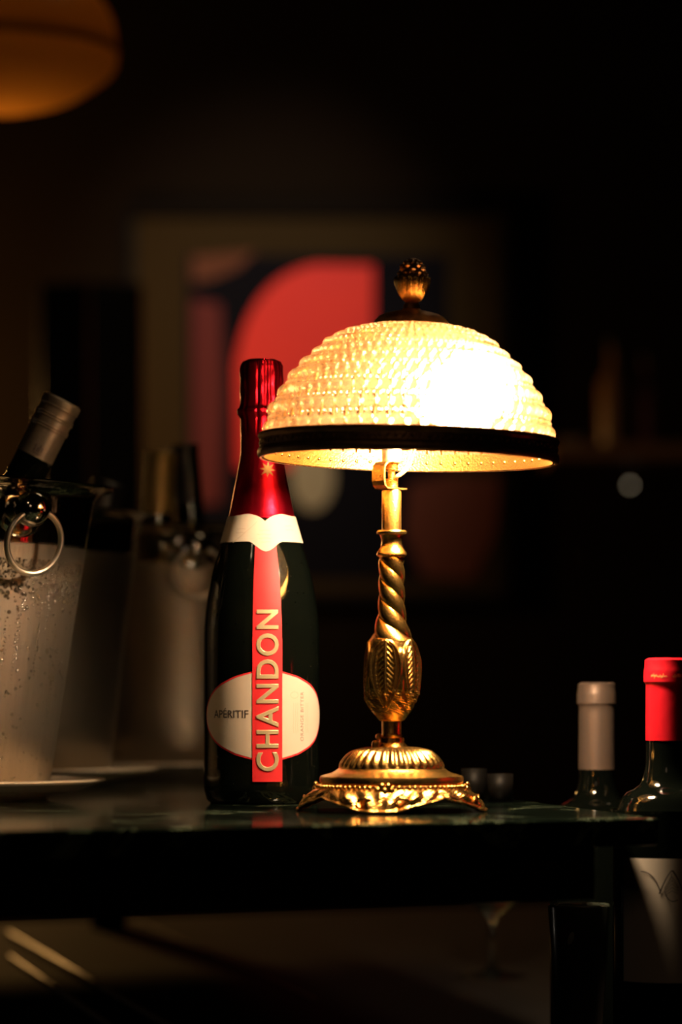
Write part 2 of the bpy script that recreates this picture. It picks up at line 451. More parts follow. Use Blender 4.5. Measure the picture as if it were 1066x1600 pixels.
# gadrooned dome
dm = resample(LP([(26, 1166.5), (44, 1168), (60, 1173), (72, 1182), (80, 1192), (83.5, 1201), (86, 1203)]), 50)
zt2, zb2 = dm[0][1], dm[-1][1]
def gad(th, r, z):
    u = (zt2 - z) / (zt2 - zb2); k = smoothstep(.0, .25, u) * (1 - smoothstep(.80, .9, u))
    f = abs(cos(th * 17)) ** 1.6
    n = Vector((.55, .83)) * (.0013 * (f - .45) * k)
    return r + n.x, z + n.y
lathe('gadrooned_dome', dm, M_gold, lamp, 340, disp=gad, sharp=None)
lathe('base_flange', LP([(84, 1201), (88, 1204), (94, 1207.5), (104, 1210), (111, 1212.5), (112.5, 1215), (112.5, 1222), (110, 1224), (114, 1226), (0, 1226)]), M_gold, lamp, 96)
# bead ring
parts = []
for k in range(84):
    a = 2 * pi * k / 84; r = 117 / LS
    parts.append(ball_geo((r * sin(a), -r * cos(a), Lp(0, 1228)[1]), 3.1 / LS, 8, 5))
vs, fs = join_geo(parts); tag(mesh_obj('bead_ring', vs, fs, M_gold, lamp), kind='stuff')
# scalloped acanthus skirt with four feet
NA, NT = 480, 40; vs, fs = [], []
FA = R(-9)
ft = []
for i in range(NT + 1):
    t = i / NT
    for k in range(NA):
        th = 2 * pi * k / NA
        c = cos((th - FA) * 2) ** 2 if True else 0                 # 1 at the four feet
        c = c ** .9
        ed = 1267.0 - (1 - c) * 22 + 3.0 * abs(sin((th - FA) * 8)) * (1 - c)     # lower edge row
        ro = 132 + 14 * c + 2.5 * sin((th - FA) * 16) ** 2
        y = 1229 + (ed - 1229) * t
        r = 114 + (ro - 114) * (t ** .75) + 2.5 * sin(t * pi)
        a = ((th - FA + pi / 4) % (pi / 2)) - pi / 4              # angle from nearest foot
        rel = 0.
        rel += 2.6 * math.exp(-((t - .93) / .07) ** 2)            # rolled rim
        rel += 2.2 * cos(a * 26 + t * 5 * (1 if a > 0 else -1)) * sin(t * pi) * .8
        rel += 2.0 * math.exp(-(a / .05) ** 2) * sin(t * pi)
        rel += 3.2 * math.exp(-(((abs(a) - .42) / .10) ** 2 + ((t - .55) / .22) ** 2))
        rel *= 1.25; rel -= 2.6 * math.exp(-(((abs(a) - .22) / .05) ** 2 + ((t - .5) / .3) ** 2))
        rel += .9 * sin(th * 61 + t * 17) * sin(t * 23 + th * 13) * sin(t * pi)
        vs.append(Vector(((r + rel) / LS * sin(th), -(r + rel) / LS * cos(th), Lp(0, y + rel * -.3)[1])))
# inner skin
n0 = len(vs)
for i in range(NT + 1):
    for k in range(NA):
        v = vs[i * NA + k]; f = 1 - 5 / LS / Vector((v.x, v.y)).length
        vs.append(Vector((v.x * f, v.y * f, v.z - .0002 * (1 - i / NT))))
for b in (0, n0):
    for i in range(NT):
        for k in range(NA):
            k2 = (k + 1) % NA; fs.append((b + i * NA + k, b + i * NA + k2, b + (i + 1) * NA + k2, b + (i + 1) * NA + k))
for k in range(NA):
    k2 = (k + 1) % NA
    fs.append((NT * NA + k, NT * NA + k2, n0 + NT * NA + k2, n0 + NT * NA + k)); fs.append((k, k2, n0 + k2, n0 + k))
mn = min(v.z for v in vs)
for v in vs: v.z -= mn * (1 if v.z < .02 else 0) * max(0, 1 - v.z / .02)
mesh_obj('scalloped_foot_skirt', vs, fs, M_gold, lamp)
for k in range(4):                                               # face-like rosette over each foot
    a = FA + R(3) + k * pi / 2; r = 120 / LS; cz_ = Lp(0, 1234)[1]
    rot = Matrix.Rotation(a, 3, 'Z')
    pr = [ball_geo((0, 0, 0), 6.4 / LS, 12, 8, (1, .8, 1.1))]
    for j in range(7):
        q_ = 2 * pi * j / 7 + .2; pr.append(ball_geo((11 / LS * cos(q_), 1 / LS, 9 / LS * sin(q_)), 5.2 / LS, 10, 6, (1, .7, 1)))
    pr.append(ball_geo((0, -1 / LS, -15 / LS), 6 / LS, 10, 6, (1.3, .7, 1.2)))
    vs, fs = join_geo(pr); off = Vector((r * sin(a), -r * cos(a), cz_))
    vs = [rot @ Vector(v) + off for v in vs]
    mesh_obj('rosette', vs, fs, M_gold, lamp)
    # curled scroll on the toe and at its sides
    pr = []
    for sgn in (-1, 1):
        pts = []
        for j in range(22):
            t = j / 21; q_ = sgn * (t * 1.7 * pi); rad = (15 - 10 * t)
            aa = a + sgn * (.235 + (rad * cos(q_ * sgn) - 5) / 150 )
            rr = (134 + 4 * (1 - t)) / LS
            zz = Lp(0, 1251 - rad * .62 * sin(q_ * sgn))[1]
            pts.append((rr * sin(aa), -rr * cos(aa), zz))
        pr.append(tube_geo(pts, lambda t: (3.0 - 1.6 * t) / LS, 8))
    vs, fs = join_geo(pr); mesh_obj('scroll', vs, fs, M_gold, lamp)

# socket bracket, nipples, cord
bz = lambda y: Lp(0, y)[1]
def arc_plate(pts, wd, th_):
    vs, fs = [], []
    n = len(pts)
    for i, (x, y) in enumerate(pts):
        a = Vector(pts[max(i - 1, 0)]); b = Vector(pts[min(i + 1, n - 1)]); d = (b - a).normalized(); nn = Vector((-d.y, d.x)) * th_
        for s in (-1, 1):
            for w_ in (-1, 1):
                vs.append(Vector(((x + nn.x * s) / LS, w_ * wd / LS, bz(y + nn.y * s))))
    for i in range(n - 1):
        A, B = i * 4, i * 4 + 4
        fs += [(A, A + 1, B + 1, B), (A + 2, B + 2, B + 3, A + 3), (A, B, B + 2, A + 2), (A + 1, A + 3, B + 3, B + 1)]
    fs += [(0, 2, 3, 1), (4 * n - 4, 4 * n - 3, 4 * n - 1, 4 * n - 2)]
    return vs, fs
pts = [(19, 764), (-14, 764), (-20, 763), (-24, 759), (-26, 752), (-26, 735), (-24, 728), (-20, 724), (-14, 722), (12, 722)]
vs, fs = arc_plate(pts, 15, 1.1); vs = [Matrix.Rotation(R(38), 3, 'Z') @ v for v in vs]; mesh_obj('socket_bracket', vs, fs, M_goldin, lamp, False)
def thread(y0, y1, r):
    p = []; y = y0
    while y < y1: p += [(r, y), (r * 1.1, y + 1.2), (r, y + 2.4)]; y += 2.6
    return LP([(0, y0)] + p + [(0, y1)])
lathe('threaded_nipple', thread(748, 764, 9.5), M_goldin, lamp, 32)
lathe('threaded_nipple', thread(722, 734, 10), M_goldin, lamp, 32)
lathe('nipple_rod', LP([(5.5, 734), (5.5, 748)]), M_goldin, lamp, 24)
for k, dx in enumerate((0, 5)):
    tube('cord', [(x / LS, -.004 - .001 * k, bz(y)) for x, y in ((4 + dx * .4, 748), (8 + dx, 744), (18 + dx, 736), (24 + dx, 726), (28 + dx, 712), (34 + dx, 696), (38 + dx, 670))], 1.9 / LS, M_cord, lamp, 10)

# tilted shade frame: centre of the rim at (638, 717), leaning 1.35 deg to the right
SO = Vector((26 / LS, 0, Lp(0, 720)[1])); TILT = Matrix.Translation(SO) @ Matrix.Rotation(R(1.35), 4, 'Y')
def Sp(r, y): return (r / LS, (717 - y) / LS)
def SPF(prof): return [Sp(*p) for p in prof]
band = SPF([(226, 683), (231, 679), (234, 680), (236, 684), (234.5, 688), (232.5, 690), (232.5, 702), (235, 704), (236.5, 709), (235.5, 715), (233, 718), (229, 718), (228, 713), (229, 708), (227, 700), (226, 690)])
def bandrel(th, r, z):
    if Sp(0, 703)[1] < z < Sp(0, 689)[1] and r > 230 / LS: return r + .0004 * sin(th * 110), z
    return r, z
lathe('rim_band', band, M_bronze, lamp, 240, disp=bandrel, xf=TILT, close=True)
lathe('rim_band_lining', SPF([(225.5, 690), (227.5, 707), (227, 716), (225, 716.5), (224.5, 707), (223, 690)]), M_goldin, lamp, 160, xf=TILT, close=True)
# frieze of small leaves on the band
pr = []
for k in range(120):
    a = 2 * pi * k / 120; r = 233 / LS
    rot = Matrix.Rotation(a, 3, 'Z') @ Matrix.Rotation(.6 if k % 2 else -.6, 3, 'Y')
    pr.append(ball_geo((r * sin(a), -r * cos(a), Sp(0, 696)[1]), 4 / LS, 6, 4, (.5, .35, 1.1), rot=rot))
vs, fs = join_geo(pr); vs = [TILT @ Vector(v) for v in vs]; tag(mesh_obj('band_frieze', vs, fs, M_bronze, lamp), kind='stuff')

# bead shade: wire cage + beads
rows = [(229, 669), (222, 639), (206, 611), (190, 585), (172, 564), (153, 547), (136, 531), (120, 521.5), (102, 514), (84, 509), (68, 506)]
cen = []
for i, (r, y) in enumerate(rows):
    a = Vector(rows[max(i - 1, 0)]); b = Vector(rows[min(i + 1, len(rows) - 1)]); d = (b - a).normalized()
    seglen = (b - a).length / (2 if 0 < i < len(rows) - 1 else 1)
    nrm = Vector((d.y, -d.x)) * -1                              # points inwards
    if nrm.x > 0 and i < 6: nrm = -nrm
    thick = min(10, seglen * .42)
    inn = Vector((-abs(d.y), abs(d.x))).normalized()
    cen.append((r + inn.x * thick, y + inn.y * thick, d, seglen, thick))
NB = 60
pr = []
for k in range(NB):
    a = 2 * pi * (k + .5) / NB
    pp = [(cx_, cy_) for cx_, cy_, *_ in cen]; pp = [(228, 700)] + pp + [(52, 505)]
    pr.append(tube_geo([TILT @ Vector((x / LS * sin(a), -x / LS * cos(a), (717 - y) / LS)) for x, y in pp], .0005, 4))
    pr.append(ball_geo(TILT @ Vector((225 / LS * sin(a), -225 / LS * cos(a), (717 - 704) / LS)), .0014, 6, 4))
vs, fs = join_geo(pr); shade = mesh_obj('bead_shade', vs, fs, M_goldin, lamp)
shade['label'] = 'lit dome of clear glass beads'
bm = bmesh.new(); bmesh.ops.create_uvsphere(bm, u_segments=12, v_segments=7, radius=1)
bead_me = bpy.data.meshes.new('glass_bead'); bm.to_mesh(bead_me); bm.free()
bead_me.polygons.foreach_set('use_smooth', [True] * len(bead_me.polygons)); bead_me.materials.append(M_bead)
random.seed(11)
rest = []
nparts = 0
for i, (cx_, cy_, d, sl, tk) in enumerate(cen):
    tilt_in = atan2(abs(d.x), abs(d.y))                         # how far the surface leans in
    for k in range(NB):
        a = 2 * pi * k / NB
        j = random.uniform(-.6, .6)
        pos = TILT @ Vector((cx_ / LS * sin(a), -cx_ / LS * cos(a), (717 - cy_ + j) / LS))
        wd = max(pi * cx_ / NB * .95, 3.0) * random.uniform(.93, 1.05); hg = sl * .36 * random.uniform(.94, 1.06)
        rot = TILT.to_3x3() @ Matrix.Rotation(a, 3, 'Z') @ Matrix.Rotation(-tilt_in, 3, 'X')
        S = (wd / LS, tk / LS, hg / LS)
        if cos(a) > -.12 and i < 9 and nparts < 300:
            o = bpy.data.objects.new('glass_bead', bead_me); C.objects.link(o); o.parent = shade
            o.matrix_local = Matrix.Translation(pos) @ rot.to_4x4() @ Matrix.Diagonal((*S, 1)); nparts += 1
        else:
            rest.append(ball_geo(pos, 1, 10, 6, S, rot=rot))
for i in range(len(cen) - 1):
    a0, b0 = cen[i], cen[i + 1]; x = (a0[0] + b0[0]) / 2 + 2; y = (a0[1] + b0[1]) / 2 - 1
    for k in range(NB * (2 if i < 7 else 1)):
        a = 2 * pi * (k + .25) / (NB * (2 if i < 7 else 1))
        rest.append(ball_geo(TILT @ Vector((x / LS * sin(a), -x / LS * cos(a), (717 - y) / LS)), min(4.6, pi * x / NB * .6) / LS, 7, 4))
vs, fs = join_geo(rest); tag(mesh_obj('remaining_glass_beads', vs, fs, M_bead, shade), kind='stuff')

# cap, neck, cup, pinecone
lathe('top_cap', SPF([(0, 509), (61, 509), (62, 506), (59, 503), (57, 499), (51, 492.5), (42, 488), (28, 484.5), (17, 482.5), (13.5, 480), (12.5, 474), (10, 470), (0, 469)]), M_bronze, lamp, 72, xf=TILT)
def cupd(th, r, z):
    u = (z - Sp(0, 472)[1]) / (Sp(0, 434)[1] - Sp(0, 472)[1])
    return r * (1 + .05 * abs(sin(th * 7)) * smoothstep(.1, .5, u)) + .0002 * sin(th * 42), z + .0012 * abs(sin(th * 7)) * smoothstep(.8, 1, u)
lathe('finial_cup', resample(SPF([(6, 472), (10, 469), (15, 465), (19.5, 458), (23, 450), (26, 441), (27, 436), (26, 433), (20, 433)]), 40), M_gold, lamp, 168, disp=cupd, xf=TILT, sharp=None)
def cone(th, r, z):
    u = (z - Sp(0, 436)[1]) / (Sp(0, 401)[1] - Sp(0, 436)[1])
    a = th * 6 / (2 * pi); b = u * 6.0
    f = abs(sin(pi * (a + b / 2))) * abs(sin(pi * (a - b / 2)))
    return r + .0022 * (f - .4) * (1 - smoothstep(.88, 1, u)), z
lathe('pinecone_finial', resample(SPF([(22, 436), (22.5, 429), (21, 421), (17, 411), (10, 403.5), (4, 400.5), (0, 400)]), 50), M_bronze, lamp, 120, disp=cone, xf=TILT, sharp=None)

# socket, bulb, spider
B0 = Vector((0, 0, bz(723))); BM = Vector((1 / LS, 0, bz(668)))
B1 = Vector((62 / LS, -.016, bz(645))); B2 = Vector((142 / LS, -.046, bz(608)))
lathe('lamp_socket', [(0, B0.z), (.0062, B0.z), (.0068, B0.z + .002), (.0068, BM.z), (.0075, BM.z + .002), (.0075, BM.z + .006), (0, BM.z + .006)], M_socket, lamp, 32)
tube('socket_elbow', [BM, BM + Vector((.004, -.001, .006)), B1], .0065, M_goldin, lamp, 20)
ax = (B2 - B1).normalized(); q_ = ax.to_track_quat('Z', 'Y').to_matrix()
bprof = resample([(.0085, -.002), (.010, .004), (.018, .014), (.0255, .030), (.0240, .046), (.013, .056), (0, .058)], 24)
ob = lathe('light_bulb', bprof, M_bulb, lamp, 32, xf=Matrix.Translation(B1) @ q_.to_4x4(), sharp=None)
ob['label'] = 'glowing bulb'
tube('spider_rod', [BM, TILT @ Vector((-.020, .015, .060)), TILT @ Vector((-.008, .006, .085)), TILT @ Vector((0, 0, Sp(0, 509)[1]))], .0013, M_bronze, lamp, 8)

# ------------------------------------------------------------------ sparkling wine bottle
BD = 2.365; BS = F / BD
btl = thing('sparkling_wine_bottle', 'dark sparkling wine bottle with red foil neck and red strip label', 'bottle', (W(409, 0, BD).x, BD, TOP))
def Bp(r, y): return (r / BS, CZ + (HOR - y) / BS - TOP)
ZB0 = HOR + (CZ - TOP) * BS          # row where the bottle stands
gl_px = [(31.5, 640), (31.5, 700), (33.5, 720), (37, 740), (43, 770), (49.5, 803), (56, 826), (63, 850), (71, 875), (78, 900), (83, 925), (87, 950), (89.5, 975), (90.5, 1000), (90.5, 1100), (90.5, 1225), (89.5, 1236), (86, ZB0 - 6), (80, ZB0), (0, ZB0)]
gprof = resample([Bp(*p) for p in gl_px[:-2]], 90) + [Bp(80, ZB0), Bp(0, ZB0)]
def brad(y):                         # radius in px of the glass at row y
    return interp([(p[0], -p[1]) for p in gl_px], -y)
lathe('bottle_glass', gprof, M_bottle, btl, 96, sharp=50)
AZ = math.asin(11 / 90)
def onb(s, y, off, Rref=90.5, az=AZ):
    th = az + s / Rref; r = (brad(y) + off) / BS
    return Vector((r * sin(th), -r * cos(th), Bp(0, y)[1]))
# foil
foil = [(0, 561), (22, 562), (30, 565.5), (33.5, 572), (34, 585), (34, 632), (37.5, 640), (38, 646), (35, 652), (33.5, 660), (32.8, 700), (34.8, 720), (38.2, 740), (44.2, 770), (50.5, 803), (53.5, 812)]
random.seed(7)
wr = [(random.uniform(0, 2 * pi), random.uniform(.05, .16), random.uniform(.2, 1), random.uniform(-.06, .06)) for _ in range(26)]
def crinkle(th, r, z):
    y = HOR - (z + TOP - CZ) * BS
    k = smoothstep(560, 575, y) * (1 - smoothstep(655, 690, y)) + .08
    h = 0
    for a, w_, s_, sk in wr:
        d = (th - a - sk * (y - 600) / 60 + pi) % (2 * pi) - pi
        h += s_ * math.exp(-(d / w_) ** 2)
    f = 1 - (.06 * h * k)
    return r * f + .0002 * sin(y * .21 + th * 5) * k, z
FP = resample([Bp(*p) for p in foil[3:]], 90)
lathe('red_foil', [Bp(0, 561), Bp(22, 562), Bp(30, 565.5)] + FP + [Bp(52.5, 812.5)], M_foil, btl, 160, disp=crinkle, sharp=None)
# star
vs = [(0, 0, 0)]; fs = []
for k in range(16):
    r = 13.5 if k % 2 == 0 else 5.6; q_ = pi * k / 8 + .1
    vs.append((r * sin(q_), r * cos(q_), 0))
for k in range(16): fs.append((0, 1 + k, 1 + (k + 1) % 16))
wrap_mesh('gold_star', flat_mesh(vs, fs), lambda x, y, z: onb(x + 0, 736 - y, 1.9, 38, R(16)), M_goldink, btl, 2)

def surface_patch(name, fn_top, fn_bot, s0, s1, off, m, Rref, ns=60, nt=10, thick=.35, az=AZ):
    """patch on the bottle between two edge curves (rows as functions of s)"""
    vs, fs = [], []
    for i in range(ns + 1):
        s = s0 + (s1 - s0) * i / ns; a, b = fn_top(s), fn_bot(s)
        for j in range(nt + 1): vs.append(onb(s, a + (b - a) * j / nt, off, Rref, az))
    for i in range(ns):
        for j in range(nt):
            p = i * (nt + 1) + j; fs.append((p, p + 1, p + nt + 2, p + nt + 1))
    return mesh_obj(name, vs, fs, m, btl)
# cream lens label (+ its red edge), running round both sides
def lens(grow):
    tab = [(0, 70), (22, 65), (50, 57.5), (76, 46.5), (90, 38), (100, 30), (108, 21.5), (114, 13), (117, 7), (118, 0)]
    def half(s):
        a = abs(s) - grow * .9
        if a >= 118: return 0.
        a = max(a, 0)
        for (x0, y0), (x1, y1) in zip(tab, tab[1:]):
            if x0 <= a <= x1: return y0 + (y1 - y0) * (a - x0) / (x1 - x0) + grow * .9
        return 0.
    return lambda s: 1117 - half(s), lambda s: 1118 + half(s)
t_, b_ = lens(2.4); surface_patch('label_border', t_, b_, -120, 120, .5, M_red, 90.5, 120, 8)
t_, b_ = lens(0); surface_patch('cream_label', t_, b_, -118, 118, .9, M_cream, 90.5, 120, 8)
# red strip, in two lengths (a crease below the letter N)
surface_patch('red_strip', lambda s: 845, lambda s: 1000 + s * .05, -22.5, 22.5, 1.6, M_red, 90.5, 14, 30)
surface_patch('red_strip', lambda s: 998 + s * .05, lambda s: 1219, -22.8, 22.8, 2.1, M_red, 90.5, 14, 30)
# CHANDON, read from bottom to top
me = text_geo('CHANDON', 43, .35, .55, 'CENTER', 1.15, .45)
xs = [v.co.x for v in me.vertices]; ys = [v.co.y for v in me.vertices]
kx = 248 / (max(xs) - min(xs)); ky = 34 / (max(ys) - min(ys)); mx = (max(xs) + min(xs)) / 2; my = (max(ys) + min(ys)) / 2
for v in me.vertices:                # local x runs along s, local y runs up
    x, y = (v.co.x - mx) * kx, (v.co.y - my) * ky; v.co.x, v.co.y = -y, x
wrap_mesh('gold_lettering', me, lambda x, y, z: onb(x, 1079 - y, 2.9 + z, 90.5), M_goldfoil, btl, 3)
# APÉRITIF
me = text_geo('APÉRITIF', 17, 0, 0, 'CENTER', 1.0, .2)
xs = [v.co.x for v in me.vertices]; kx = 64 / (max(xs) - min(xs)); mx = (max(xs) + min(xs)) / 2
for v in me.vertices: v.co.x = (v.co.x - mx) * kx; v.co.y *= 1.0
wrap_mesh('black_lettering', me, lambda x, y, z: onb(x - 61, 1116 - y, 1.25), M_ink, btl, 3)
# ORANGE BITTER
me = text_geo('ORANGE BITTER', 9, 0, 0, 'CENTER', 1.1)
xs = [v.co.x for v in me.vertices]; kx = 76 / (max(xs) - min(xs)); mx = (max(xs) + min(xs)) / 2
for v in me.vertices: x, y = (v.co.x - mx) * kx, v.co.y; v.co.x, v.co.y = -y, x
wrap_mesh('small_lettering', me, lambda x, y, z: onb(x + 59, 1119 - y, 1.25), mat('grey_brown_ink', (.28, .20, .15), 0, .6), btl, 3)
parts = []
for s in (42, 46, 50, 67, 71):
    parts.append(strip_geo([(s + .6 * sin(q * 1.3), 1098 + q * 4.2 - 0) for q in range(12)], .7))
parts.append(strip_geo([(44 + 7 * cos(q / 8 * pi), 1086 + 5 * sin(q / 8 * pi)) for q in range(17)], .7))
vs, fs = join_geo(parts); wrap_mesh('fine_print', flat_mesh(vs, fs), lambda x, y, z: onb(x, y, 1.25), M_shadowink, btl, 3)
# neck collar with V notch above and a round tongue below
RN = 62
ctop = lambda s: 808 + 9.5 * math.exp(-(abs(s) / 9) ** 1.1) - 2.5 * math.exp(-((abs(s) - 32) / 16) ** 2)
cbot = lambda s: 849 + (15.5 * smoothstep(0, 1, 1 - abs(s) / 27) if abs(s) < 27 else 0)
surface_patch('neck_collar', ctop, cbot, -118, 118, 2.3, M_cream, RN, 150, 10)
parts = []
for (x0, y0, n) in ((36, 824, 4), (36, 830, 4), (-10, 832, 4), (-13, 838, 5), (-10, 844, 4), (-7, 850, 3), (-50, 829, 4), (-50, 835, 4)):
    parts.append(strip_geo([(x0 + q * 4.4, y0 + .5 * sin(q * 2)) for q in range(n + 1)], .9))
vs, fs = join_geo(parts); wrap_mesh('collar_print', flat_mesh(vs, fs), lambda x, y, z: onb(x, y, 2.7, RN), M_shadowink, btl, 3)
vs, fs = strip_geo([(-52 + q * 4.3, 850 - q * 3.1 - .06 * q * q) for q in range(10)], lambda t: 1.6 - t)  # tapering brown line painted as a soft cast shadow on the collar
wrap_mesh('collar_shadow_line', flat_mesh(vs, fs), lambda x, y, z: onb(x, y, 2.7, RN), M_shadowink, btl, 3)
# drops on the glass
random.seed(3); pr = []
for _ in range(90):
    s = random.uniform(-100, 110); y = random.uniform(865, 1235)
    if abs(s) < 25 or (lens(3)[0](s) < y < lens(3)[1](s)): continue
    r = random.uniform(.5, 1.3) / BS
    pr.append(ball_geo(onb(s, y, 0), r, 6, 4))
vs, fs = join_geo(pr); tag(mesh_obj('water_drops', vs, fs, M_water, btl), kind='stuff')

# ------------------------------------------------------------------ still wine bottles
def wine_bottle(name, label, X, Y, z0, H, cap_len, cap_m, neck_r=.0142, body_r=.0375, tilt=None, sh0=.068, sh1=.115, lip=True, group=None):
    """cap_len measured from the top; sh0 / sh1: where the shoulder starts / ends below the top"""
    o = thing(name, label, 'bottle', (X, Y, z0), group)
    prof = [(0, 0), (body_r * .55, .002), (body_r * .93, 0), (body_r, .006), (body_r, H - sh1), (body_r * .97, H - sh1 + .010), (body_r * .80, H - sh1 + .025),
            (neck_r * 1.35, H - sh0 - .006), (neck_r * 1.05, H - sh0 + .006), (neck_r, H - sh0 + .02), (neck_r * .97, H - .005), (0, H - .004)]
    body = [prof[0], prof[1], prof[2]] + resample(prof[3:11], 60) + [prof[11]]
    lathe('bottle_glass', body, M_bottle, o, 64, sharp=50)
    e = .0006
    cap = [(0, H), (neck_r * .9, H), (neck_r + e * 1.6, H - .0015), (neck_r + e * 1.8, H - .006)]
    if lip: cap += [(neck_r + e * 2.6, H - .008), (neck_r + e * 2.9, H - .010), (neck_r + e * 3, H - .0165), (neck_r + e * 1.2, H - .0178)]
    def rz(z): return interp(body[3:], z) + e
    zz = H - .019 if lip else H - .008
    while zz > H - cap_len: cap.append((rz(zz), zz)); zz -= .004
    cap.append((rz(H - cap_len), H - cap_len)); cap.append((rz(H - cap_len) - e * 1.4, H - cap_len))
    lathe('capsule', cap, cap_m, o, 64, sharp=30)
    o['_h'] = H
    return o, body

M_capred = mat('matte_red_capsule', (.72, .008, .022), .15, .36, bump=(150, .2))
M_capgrey = mat('taupe_metal_capsule', (.20, .14, .11), .55, .42, bump=(120, .2))
# red capsule bottle, front right
rx, rz_ = W(1039, 0, 2.2).x + .002, 0
rtop = W(0, 1028, 2.2).z; RH = rtop - SH
rb, rbody = wine_bottle('wine_bottle', 'dark wine bottle with bright red capsule and cream label at right edge', rx, 2.2, SH, RH, .0573, M_capred, .0148, .0378, sh0=.083, sh1=.120)
def onr(th, z, off): 
    r = interp(rbody[3:], z) + off
    return Vector((r * sin(th), -r * cos(th), z))
lt = RH - .1375
vs, fs = [], []
for i in range(41):
    th = R(-58) + R(125) * i / 40
    for j in range(9): vs.append(onr(th, lt - .085 * j / 8, .0003))
for i in range(40):
    for j in range(8): p = i * 9 + j; fs.append((p, p + 1, p + 10, p + 9))
mesh_obj('cream_label', vs, fs, M_cream, rb)
parts = []
K = .0378
def drw(pts, w=.0006): parts.append(strip_geo(pts, w))
def curve(a, b, c, n=12):
    a, b, c = Vector(a), Vector(b), Vector(c)
    return [tuple(a * (1 - t) ** 2 + b * 2 * t * (1 - t) + c * t * t) for t in [i / n for i in range(n + 1)]]
# a pen-drawn leaf and mountain-like W
ox = -.010
for s_ in (0, .0006):
    drw(curve((ox - .012 - s_, -.009), (ox - .003, -.009), (ox + .001, -.022)))
    drw(curve((ox + .001 - s_, -.024), (ox + .005, -.012), (ox + .009, -.008)))
    drw(curve((ox + .009 + s_, -.008), (ox + .014, -.014), (ox + .016, -.022)))
    drw(curve((ox + .016, -.021), (ox + .018 + s_, -.010), (ox + .023, -.006)))
for i in range(6): drw(curve((ox + .009, -.010 - i * .0024), (ox + .008 - i * .0005, -.014 - i * .002), (ox + .004, -.020 - i * .0012)), .0003)
for i in range(5): drw(curve((ox + .009, -.012 - i * .0024), (ox + .011, -.015 - i * .002), (ox + .0135, -.020 - i * .001)), .0003)
drw(curve((ox + .004, -.022), (ox + .007, -.032), (ox + .013, -.028)))
vs, fs = join_geo(parts)
wrap_mesh('ink_drawing', flat_mesh(vs, fs), lambda x, y, z: onr(x / K, lt + y, .0006), M_ink, rb, .0015)
parts = []
random.seed(5)
for i in range(26):
    a = -.85 + i * .06; x = a * .0165
    if 11 < i < 16: continue
    parts.append(strip_geo([(x, -.0135 + random.uniform(-.0007, .0007)), (x + .0006, -.0118 + random.uniform(-.001, .001)), (x + .001, -.0132)], .0004))
vs, fs = join_geo(parts)
wrap_mesh('gold_script', flat_mesh(vs, fs), lambda x, y, z: Vector((.01685 * sin(x / .0165), -.01685 * cos(x / .0165), RH + y)), M_goldink, rb, .002)
# seam of the capsule
vs, fs = strip_geo([(.0035, -.030), (.0030, -.040), (.0038, -.046), (.0036, -.057)], .0003)
wrap_mesh('capsule_seam', flat_mesh(vs, fs), lambda x, y, z: onr(x / .0148, RH + y, .0009), M_foil, rb, .01)

# grey capsule bottle
gtop = W(0, 1066, 2.47).z; GH = gtop - SH
gb, gbody = wine_bottle('wine_bottle', 'dark wine bottle with matte taupe grey capsule behind the counter end', W(933, 0, 2.47).x, 2.47, SH, GH, .068, M_capgrey, .0138, .0365, sh0=.084, sh1=.122)
def castle(x0, y0, s):
    """small emblem of towers drawn in blocks"""
    v, f = [], []
    for (a, b, c, d) in ((0, 0, 1.2, 5), (2, 0, 3, 3.4), (3.4, 0, 4.2, 5.6), (5, 0, 6.2, 4.2), (0, -1.4, 6.4, -.8)):
        n = len(v); v += [(x0 + a * s, y0 + b * s, 0), (x0 + c * s, y0 + b * s, 0), (x0 + c * s, y0 + d * s, 0), (x0 + a * s, y0 + d * s, 0)]; f.append((n, n + 1, n + 2, n + 3))
    return v, f
M_capink = mat('brown_capsule_print', (.16, .11, .09), .2, .5)
vs, fs = join_geo([castle(.0035, -.056, .0010), castle(-.0165, -.056, .0010)])
wrap_mesh('capsule_emblem', flat_mesh(vs, fs), lambda x, y, z: Vector(((interp(gbody[3:], GH + y) + .0009) * sin(x / .0145), -(interp(gbody[3:], GH + y) + .0009) * cos(x / .0145), GH + y)), M_capink, gb, .001)

# one more bottle just outside to the right (its edge shows beside the red capsule)
wine_bottle('wine_bottle', 'wine bottle with olive capsule cut off by the right edge of the photo', W(1076, 0, 2.42).x, 2.42, SH, W(0, 1060, 2.42).z - SH, .062, mat('olive_capsule', (.30, .22, .12), .3, .4), .0142, .0365, sh0=.084, sh1=.122)

# ------------------------------------------------------------------ wine coolers on plates
def make_plate(loc, label):
    prof = [(0, .0025), (.070, .0025), (.073, 0), (.078, 0), (.080, .003), (.100, .007), (.118, .0125), (.1235, .0135), (.1245, .0150), (.1225, .0165), (.116, .0158), (.098, .0105), (.082, .0066), (0, .006)]
    o = lathe('plate', prof, M_plate, None, 96, sharp=60)
    o.location = loc; return tag(o, label, 'plate', 'plates under the wine coolers')

